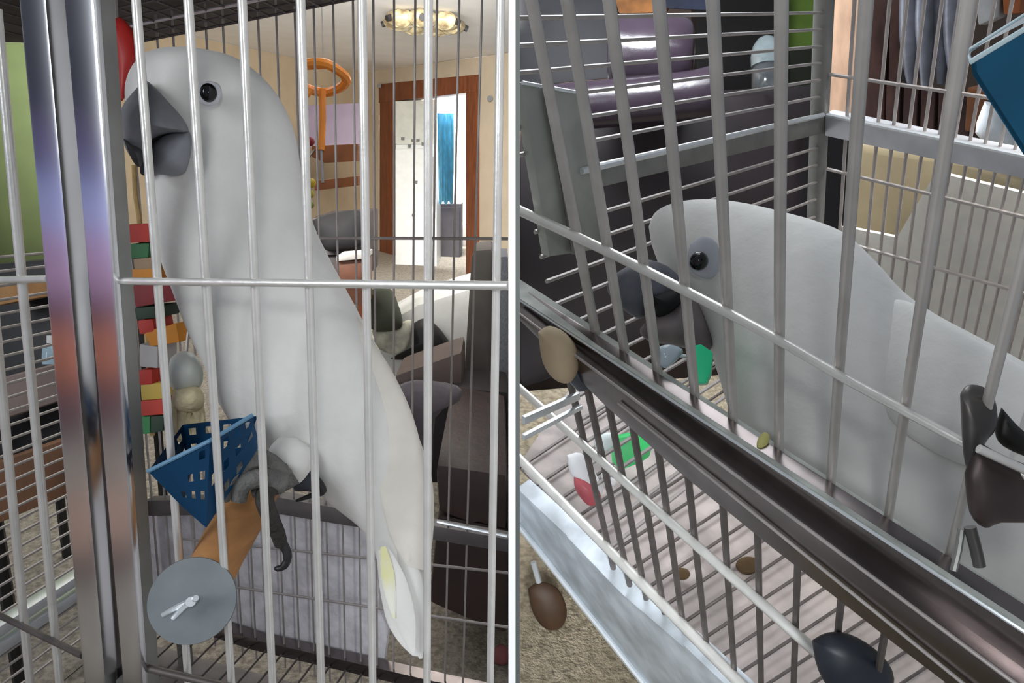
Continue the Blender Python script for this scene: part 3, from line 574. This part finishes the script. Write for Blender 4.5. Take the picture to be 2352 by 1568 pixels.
struct(ga('trim_1', ((1903, -40), (1992, -40), (1975, 262), (1900, 258)), 2.4, IN * 0.15, M('tan_casing', (250, 206, 172), 0.6, 0, 0.18, 3, stretch=(6, 6, 1)), None, 0.006))
dk = thing('brown_bookcase', P(2090, 310, 2.3), 'dark brown slatted bookcase behind the corner of the right cage', 'bookcase')
DBW = M('umber_wood', (76, 52, 46), 0.55, 0, 0.25, 5, stretch=(5, 5, 1))
ga('side_panel', ((1988, -40), (2040, -40), (2030, 305), (1970, 290)), 2.3, IN * 0.2, DBW, dk, 0.006)
ga('side_panel', ((2046, -40), (2078, -40), (2070, 190), (2040, 185)), 2.3, IN * 0.2, DBW, dk, 0.006)
for i in range(6):
    x = 2036 + i * 40; ga('slat', ((x, 186 + i * 6), (x + 32, 190 + i * 6), (x + 26, 330 + i * 4), (x - 4, 326 + i * 4)), 2.28, IN * 0.05, DBW, dk, 0.004)
gar = thing('grey_coat', P(2150, 200, 2.2), 'crumpled silver grey garment hanging above the bookcase slats', 'coat')
GC = M('silver_grey_cloth', (112, 114, 124), 0.5, 0.1, 0.25, 9, 0.4, 14)
for i, q in enumerate(((2092, 24, 60), (2125, 20, 110), (2160, 24, 0), (2195, 26, 30))):
    LOFT('fold', [(q[0] - q[1], -40, q[0] + q[1], -40, .8), (q[0] - q[1] - 4, 60, q[0] + q[1], 70, .8), (q[0] - q[1] + 4, 140, q[0] + q[1] - 6, 150, .8), (q[0] - 10, 190 + (i % 2) * 12, q[0] + 10, 196, .8)], 2.2 - .02 * (i % 2), .8, GC, gar)
tag(ga('white_bag', ((2240, -40), (2300, -40), (2290, 40), (2245, 60)), 2.1, IN * 0.1, M('pale_bag', (196, 196, 194), 0.7, 0, 0.15, 10), None, 0.01), 'pale bag at the top right behind the teal basket', 'bag')
tag(ga('orange_box', ((2300, -40), (2352, -40), (2345, 30), (2305, 34)), 2.1, IN * 0.1, M('rust_board', (164, 92, 48), 0.7, 0, 0.15, 10), None, 0.006), 'rust brown box above the teal basket', 'box')
tag(ga('wooden_block', ((2222, 200), (2268, 215), (2262, 312), (2215, 300)), 1.9, IN * 0.1, M('rust_wood', (132, 80, 42), 0.6, 0, 0.25, 6), None, 0.006), 'rust brown wood block left of the teal basket', 'block')
tag(PILLOW('white_paper', ((2262, 232), (2300, 250), (2335, 335), (2290, 335), (2240, 305)), 1.85, 0.03, M('white_paper', (226, 232, 236), 0.7, 0, 0.1, 10)), 'crumpled white paper under the teal basket', 'paper')
tag(ga('tan_cushion', ((1965, 330), (2200, 380), (2420, 440), (2420, 640), (1940, 640)), 1.9, IN * 0.2, M('olive_tan_cloth', (186, 168, 132), 0.9, 0, 0.12, 6), None, 0.02), 'olive tan cushion behind the back wires of the right cage', 'cushion')
tag(link('hanging_sheet', prism_bm([BR.off(-.02).hit(x, y) for x, y in ((2150, 395), (2460, 470), (2460, 1000), (1900, 860), (1935, 520), (2060, 545))], -BR.toward() * .006), M('pale_sheet', (246, 246, 238), 0.85, 0, 0.06, 20, 0.2, 40), smooth=False), 'pale sheet hung behind the wires at the right bird', 'sheet')

# right cage
cr = thing('bird_cage', FR.hit(1500, 1500), 'dusty worn cage seen from above at a slant around the bowed bird', 'bird cage')
def ztop(x, y, y2, vp=VPZ): return (x + (vp[0] - x) * (y2 - y) / (vp[1] - y), y2)
SHADEZ = M('shaded_zinc_bar', (206, 201, 196), 0.4, 0.5, 0.08, 30, 0.05, 80)  # zinc toned down so the shade on the right bars is in the colour
BARS = ((1128, 0), (1221, 0), (1302, 0), (1399, 0), (1513, 0), (1637, 0), (1795, 0), (1990, 0), (2224, 0), (2500, 0))
def cross(a, b, c, d):                           # where line a-b meets c-d (pixels)
    x1, y1, x2, y2, x3, y3, x4, y4 = *a, *b, *c, *d; dn = (x1 - x2) * (y3 - y4) - (y1 - y2) * (x3 - x4)
    p, q = x1 * y2 - y1 * x2, x3 * y4 - y3 * x4
    return ((p * (x3 - x4) - (x1 - x2) * q) / dn, (p * (y3 - y4) - (y1 - y2) * q) / dn)
BL = ((1186, 648), (2400, 1440))
for x, y in BARS[1:]:
    e = cross((x, y), VPZ, *BL); wire('front_bar', FR, ztop(x, y, -80), e, 26, SHADEZ, cr, 12)
tb = [FR.off(.006).hit(x, y) for x, y in cat([(1186, 480), (1390, 575), (1575, 668), (1780, 776), (1925, 860), (2090, 950), (2205, 1012), (2400, 1115)], 4)]
TUBE('front_crossbar', tb, [px(11.5, depth(p)) for p in tb], ZINC, cr, 12)
OP = FR.off(.022)
lg = link('ledge', prism_bm([q - WZ * .003 for q in (FR.off(-.006).hit(1186, 640), FR.off(-.006).hit(2400, 1420), OP.hit(2400, 1480), OP.hit(1186, 684))], WZ * 0.0025), M('dusty_ledge', (182, 186, 180), 0.85, 0.0, 0.18, 24), cr, smooth=False)
wire('ledge_lip', OP, (1186, 684), (2400, 1480), 9, STEEL, cr, 8)
SLAB('front_rail', ((1186, 686), (2400, 1482), (2400, 1618), (1186, 714)), OP, 0.018, CHROME2, cr, 0.002)
SLAB('apron_rail', ((1186, 714), (2400, 1618), (2400, 1745), (2060, 1482), (1752, 1240), (1562, 1085), (1384, 925), (1186, 728)), OP.off(.012), 0.03, CHROME2, cr, 0.002)
wire('rail_seam', OP.off(.014), (1190, 718), (2400, 1620), 8, WIRE, cr, 8)
wire('rail_seam', OP.off(.0145), (1420, 925), (2300, 1640), 8, WIRE, cr, 8)
# lower front: upright bars, two rods, chrome base
E4 = ((1384, 955), (2060, 1482)); E5 = ((1186, 1135), (1690, 1605))
for x in (1408, 1437, 1470, 1508, 1550, 1603, 1670, 1742, 1832, 1940, 2060):
    a = cross((x, 1300), VPZ, (1384, 880), (2060, 1407)); b = cross((x, 1300), VPZ, *E5)
    if x < 1400: a = ztop(x, 1300, 1010)
    wire('lower_bar', FR, a, b, 15, DARKW, cr, 8)
wire('lower_rod', FR.off(.008), (1186, 884), (1990, 1600), 22, ZINC, cr, 10)
wire('lower_rod', FR.off(.008), (1186, 1045), (1720, 1590), 24, ZINC, cr, 10)
SLAB('base_rail', ((1186, 1120), (1300, 1228), (1430, 1368), (1570, 1482), (1700, 1605), (1520, 1625), (1330, 1372), (1190, 1208)), FR.off(.02), 0.03, M('pale_base_metal', (226, 234, 242), 0.4, 0.35, 0.2, 14), cr, 0.004)
wire('base_lip', FR.off(.024), (1186, 1200), (1520, 1622), 14, STEEL, cr, 8)
# side panel
CL, BLn = ((1193, 381), (1295, 817)), ((1890, 265), VPZ)
y = 36
k = 0
while y < 1200:
    if not 345 < y < 410:
        a = toV(1500, y, max(1188, cross((1500, y), VP2, *CL)[0]), VP2); b = cross((1500, y), VP2, *BLn)
        wire('side_wire', SR, a, b, 8.5, WIRE, cr, 6)
    y += 52
SLAB('side_rail', ((1330, 396), (1892, 266), (1892, 306), (1340, 440)), SR.off(.008), .02, GALV, cr, .002)
wire('side_rail_lip', SR.off(.014), (1335, 393), (1890, 264), 13, STEEL, cr, 8)
SLAB('feeder_door', ((1196, 188), (1345, 214), (1395, 570), (1262, 590)), SR.off(.012), .012, M('feeder_plate', (184, 186, 178), 0.5, 0.3, 0.12, 18), cr, .003)
wire('feeder_lip', SR.off(.016), (1200, 190), (1345, 216), 9, STEEL, cr, 8)
wire('feeder_hinge', SR.off(.018), (1262, 210), (1320, 580), 18, GALV, cr, 8)
SLAB('side_bottom_rail', ((1206, 958), (1332, 902), (1334, 918), (1206, 976)), SR.off(.01), .006, STEEL, cr, .002)
SLAB('side_bottom_rail', ((1206, 1000), (1340, 930), (1340, 940), (1206, 1012)), SR.off(.01), .006, STEEL, cr, .002)
# back panel
wire('corner_post', BR.off(.004), ztop(1893, 0, -80), ztop(1893, 0, 640), 40, GALV, cr, 10)
SLAB('back_rail', ((1895, 262), (2420, 370), (2420, 425), (1895, 312)), BR.off(.01), .02, M('pale_rail', (206, 208, 214), 0.35, 0.45, 0.12, 14), cr, .002)
wire('back_rail_lip', BR.off(.016), (1900, 264), (2420, 372), 11, STEEL, cr, 8)
for i in range(16):
    x = 1950 + i * 37.5; wire('back_wire', BR, ztop(x, 200, -60), ztop(x, 200, 900), 7.5, WIRE, cr, 6)
for a, b in (((1900, 170), (2420, 246)), ((1900, 388), (2420, 515)), ((1900, 545), (2420, 692))):
    wire('back_crossbar', BR.off(.003), a, b, 9, WIRE, cr, 6)
# lower tray
for i in range(20):
    x0, y0 = 1190 + 42 * i, 1075 + 42 * i * .94; q = GR.hit(x0, y0); e = GR.hit(x0 + 430, y0 - 430 * .66)
    TUBE('grate_wire', [q, e], px(4, depth(q)), DARKW, cr, 6)
link('litter_tray', prism_bm([GR.hit(x, y) + WZ * .012 for x, y in ((1188, 1060), (1330, 850), (2150, 1250), (2250, 1680), (1730, 1640))], WZ * .01), M('grey_litter_paper', (192, 182, 178), 0.9, 0, 0.18, 12), cr, smooth=False)
ca = thing('caster', FLR.hit(1258, 1440), 'dark brown caster wheel on the carpet below the right cage', 'caster')
PILLOW('wheel', ((1212, 1352), (1240, 1335), (1280, 1350), (1302, 1400), (1290, 1440), (1255, 1445), (1225, 1410)), depth(FLR.hit(1258, 1440)) - .02, .02, M('brown_rubber', (78, 54, 34), 0.6, 0, 0.15), ca)
TUBE('stem', [P(1240, 1345, depth(FLR.hit(1258, 1440)) - .02), P(1225, 1290, depth(FLR.hit(1258, 1440)) - .03)], .006, STEEL, ca)

# right cockatoo
DR_ = .86
rb = thing('cockatoo', P(1900, 1150, DR_), 'white cockatoo bowing its head behind the slanted front bars', 'bird')
prs = [(1490, 520, 1496, 560, .9), (1503, 490, 1515, 610, .8), (1535, 470, 1545, 655, .75), (1585, 459, 1580, 695, .72), (1645, 458, 1615, 760, .7), (1715, 467, 1640, 830, .68), (1800, 487, 1668, 920, .66), (1880, 510, 1700, 1020, .64),
    (1945, 540, 1755, 1110, .6), (2010, 600, 1840, 1200, .58), (2075, 670, 1950, 1290, .55), (2150, 722, 2080, 1370, .5), (2250, 775, 2220, 1440, .45), (2350, 830, 2350, 1500, .4), (2450, 895, 2450, 1500, .34), (2570, 985, 2570, 1470, .28), (2700, 1090, 2700, 1420, .2), (2850, 1210, 2850, 1380, .14), (2960, 1300, 2960, 1350, .1)]
prs = [p + (DR_ - .25 * max(0, (p[0] - 1500)) / 940,) for p in prs]
LOFT('body', prs, DR_, .6, FEATHER, rb, 40)
def rd(x): return DR_ - .25 * max(0, x - 1500) / 940
LOFT('wing', [(2000, 690, 1990, 720, .4, rd(2000) - .03), (2080, 690, 1990, 850, .35, rd(2050) - .042), (2160, 735, 2040, 960, .3, rd(2130) - .05), (2260, 790, 2150, 1040, .3, rd(2220) - .05), (2380, 860, 2300, 1100, .3, rd(2340) - .045)], .7, .3, FEATHER, rb)
PILLOW('lower_beak', ((1575, 660), (1600, 690), (1625, 745), (1640, 795), (1600, 803), (1540, 792), (1488, 782), (1470, 755), (1510, 720), (1545, 700)), rd(1560) - .055, .03, M('taupe_lower_beak', (132, 122, 124), 0.6, 0, 0.15, 20), rb)
PILLOW('upper_beak', ((1535, 612), (1572, 650), (1552, 690), (1500, 690), (1478, 730), (1452, 725), (1420, 700), (1395, 668), (1402, 640), (1440, 612), (1490, 596)), rd(1500) - .06, .03, M('blue_grey_beak', (112, 115, 126), 0.6, 0, 0.25, 20), rb)
PILLOW('mouth_gap', ((1500, 680), (1555, 665), (1570, 690), (1535, 722), (1505, 725)), rd(1540) - .075, .02, MOUTH, rb)
ball('eye', P(1605, 599, rd(1605) - .087), px(21, .77), EYE_M, rb)
PILLOW('eye_ring', ((1585, 560), (1615, 542), (1648, 560), (1652, 610), (1635, 640), (1600, 632), (1580, 605)), rd(1610) - .0745, .006, M('grey_eye_skin', (186, 188, 196), 0.85, 0, 0.05), rb)

# things on and in the right cage
def fd(x, y): return depth(FR.hit(x, y))
tk = thing('basket', P(2300, 300, .52), 'teal plastic basket hanging at the top right of the right cage', 'basket')
TEAL = M('teal_plastic', (10, 84, 116), 0.3, 0, 0.08)
dt = fd(2300, 200) + .05
T = [P(2230, 142, dt), P(2540, -45, dt), P(2540, 640, dt), P(2352, 356, dt), P(2300, 268, dt), P(2234, 172, dt)]
link('front_wall', prism_bm(T, -FR.toward() * .003), TEAL, tk, smooth=False)
bo = -FR.toward() * .09
link('left_wall', prism_bm([T[0], T[5], T[5] + bo * .8, T[0] + bo], (T[1] - T[0]).normalized() * .003), TEAL, tk, smooth=False)
link('bottom', prism_bm([T[5], T[3], T[3] + bo * .8, T[5] + bo * .8], (T[1] - T[3]).normalized() * .003), TEAL, tk, smooth=False)
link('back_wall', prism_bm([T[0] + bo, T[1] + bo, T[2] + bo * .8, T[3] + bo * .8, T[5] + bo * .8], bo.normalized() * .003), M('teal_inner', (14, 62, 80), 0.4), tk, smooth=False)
bk_a, bk_b = P(2221, 119, dt + .07), P(2540, -82, dt + .07)
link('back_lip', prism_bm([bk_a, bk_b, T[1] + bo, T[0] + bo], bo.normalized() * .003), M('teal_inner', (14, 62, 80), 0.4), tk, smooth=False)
link('right_wall', prism_bm([T[1], T[2], T[2] + bo * .8, T[1] + bo], (T[1] - T[0]).normalized() * .003), TEAL, tk, smooth=False)
TUBE('rim', [bk_b, bk_a, T[0], T[1]], px(5, .5), M('teal_rim_highlight', (206, 228, 234), 0.3), tk, 8)  # highlight line along the rim put into its pale colour
lt = thing('perch_clamp', FR.off(.01).hit(2240, 1190), 'dark grey metal clamp gripping the crossbar at the right edge', 'clamp')
DMET = M('dark_cast_metal', (96, 92, 90), 0.4, 0.6, 0.25, 20)
dl = fd(2280, 1050)
PILLOW('jaw', ((2205, 905), (2222, 884), (2258, 888), (2285, 915), (2290, 980), (2262, 1020), (2250, 1080), (2228, 1090), (2212, 1040)), dl - .01, .012, DMET, lt)
PILLOW('plate', ((2215, 1085), (2245, 1020), (2300, 1045), (2372, 1082), (2400, 1190), (2300, 1200), (2262, 1212), (2226, 1175)), dl - .014, .012, M('brown_black_metal', (84, 72, 70), 0.4, 0.5, 0.25, 12), lt)
PILLOW('wedge', ((2300, 935), (2335, 975), (2370, 1010), (2370, 1050), (2305, 1025), (2285, 990)), dl + .005, .01, M('black_metal', (30, 28, 26), 0.5, 0.4), lt)
TUBE('pin', [P(2248, 1030, dl - .03), P(2400, 1100, dl - .03)], px(10, .42), ZINC, lt, 10)
TUBE('screw', [P(2228, 1210, dl - .012), P(2240, 1255, dl - .012), P(2250, 1300, dl - .012)], px(13, .42), DMET, lt, 10)
TUBE('bracket', [P(2208, 1215, dl - .008), P(2202, 1260, dl - .008), P(2190, 1310, dl - .008)], px(8, .42), GALV, lt, 8)
gt = thing('green_toy', P(1615, 885, .66), 'bright green faceted plastic toy below the beak of the bowed bird', 'bird toy')
GP_ = M('green_plastic', (36, 226, 158), 0.35, 0, 0.08)
link('prism', prism_bm([P(x_, y_, .69) for x_, y_ in ((1582, 796), (1610, 790), (1636, 808), (1632, 856), (1622, 880), (1602, 882), (1596, 850), (1588, 828))], rot(Vector((.012, .004, .04)))), GP_, gt, smooth=False, bevel=.0015)
PILLOW('clear_piece', ((1505, 800), (1535, 790), (1568, 802), (1560, 822), (1530, 845), (1506, 832)), .70, .008, M('clear_grey_plastic', (180, 194, 204), 0.15, 0, 0.1), gt)
TUBE('link', [P(1545, 815, .70), P(1590, 820, .70)], px(5, .7), STEEL, gt)
kn = thing('hand_reflection', FR.off(.05).hit(1280, 860), 'tan solid modelled after a hand reflection in the slanted chrome rail', 'reflection')  # solid blob and stem in place of a hand's reflection in the chrome
dk_ = depth(OP.off(.014).hit(1280, 815))
PILLOW('ball', ((1236, 762), (1262, 748), (1300, 765), (1326, 800), (1328, 850), (1306, 880), (1272, 870), (1246, 830)), dk_ - .02, .03, M('reflected_tan', (206, 184, 152), 0.7, 0, 0.1, 10), kn)
TUBE('stem', [P(1300, 830, dk_ - .01), P(1345, 880, dk_ + .005)], px(26, dk_), M('reflected_grey', (96, 100, 108), 0.4, 0.7), kn, 12)
def gp(x, y, up=.0): return GR.hit(x, y) - WZ * up
gc = thing('green_container', gp(1430, 1090), 'small green and white plastic container lying on the lower grate', 'container')
d1_ = depth(gp(1430, 1092)) - .01
link('cap', prism_bm([P(x_, y_, d1_ - .02) for x_, y_ in ((1402, 1010), (1440, 1002), (1478, 1040), (1472, 1062), (1425, 1080), (1405, 1060))], IN * .03), M('cap_green', (66, 206, 116), 0.4, 0, 0.1), gc, bevel=.002)
PILLOW('spout', ((1365, 1012), (1385, 995), (1412, 995), (1410, 1020), (1390, 1038), (1368, 1030)), d1_ - .02, .012, M('cap_white', (228, 240, 240), 0.4), gc)
rt_ = thing('red_wrapper', gp(1345, 1160), 'crumpled red and white wrapper on the lower grate', 'wrapper')
d2_ = depth(gp(1345, 1165)) - .01
PILLOW('white_fold', ((1302, 1045), (1335, 1040), (1365, 1080), (1385, 1130), (1360, 1140), (1325, 1105), (1308, 1080)), d2_ - .02, .015, M('wrapper_white', (232, 232, 234), 0.5, 0, 0.1), rt_)
PILLOW('red_fold', ((1318, 1095), (1345, 1100), (1378, 1130), (1375, 1155), (1350, 1160), (1322, 1125)), d2_ - .026, .014, M('wrapper_red', (206, 96, 104), 0.5, 0, 0.2), rt_)
PILLOW('white_end', ((1380, 1085), (1412, 1100), (1412, 1115), (1388, 1122)), d2_ - .02, .01, M('wrapper_white', (232, 232, 234), 0.5, 0, 0.1), rt_)
tag(PILLOW('dark_toy', ((1865, 1470), (1900, 1452), (1950, 1455), (2010, 1490), (2050, 1540), (2040, 1590), (1930, 1600), (1880, 1540)), fd(1950, 1520) - .02, .03, M('blue_black_rubber', (30, 36, 46), 0.5, 0, 0.25)), 'blue black rubber toy hooked on the lower bars at the bottom', 'toy')
tag(PILLOW('seed', ((1740, 1008), (1755, 992), (1768, 1000), (1764, 1020), (1748, 1032), (1738, 1025)), fd(1755, 1012) - .012, .004, M('yellow_husk', (196, 190, 120), 0.8, 0, 0.15)), 'yellow seed husk lying on the dusty ledge', 'seed')
for q in (((1566, 1318), 18, 'dried fruit crumb left on the tray paper near the crossing rods'), ((1718, 1298), 26, 'larger brown food crumb on the tray paper under the apron rail')):
    (x_, y_), r_0, lab = q; d_ = depth(gp(x_, y_)) - .004
    tag(PILLOW('food_crumb', [(x_ + r_0 * math.cos(a) * 1.1, y_ + r_0 * math.sin(a) * .8) for a in [j * math.pi / 4 for j in range(8)]], d_, .006, M('brown_crumb', (112, 88, 58), 0.9, 0, 0.3)), lab, 'crumb')
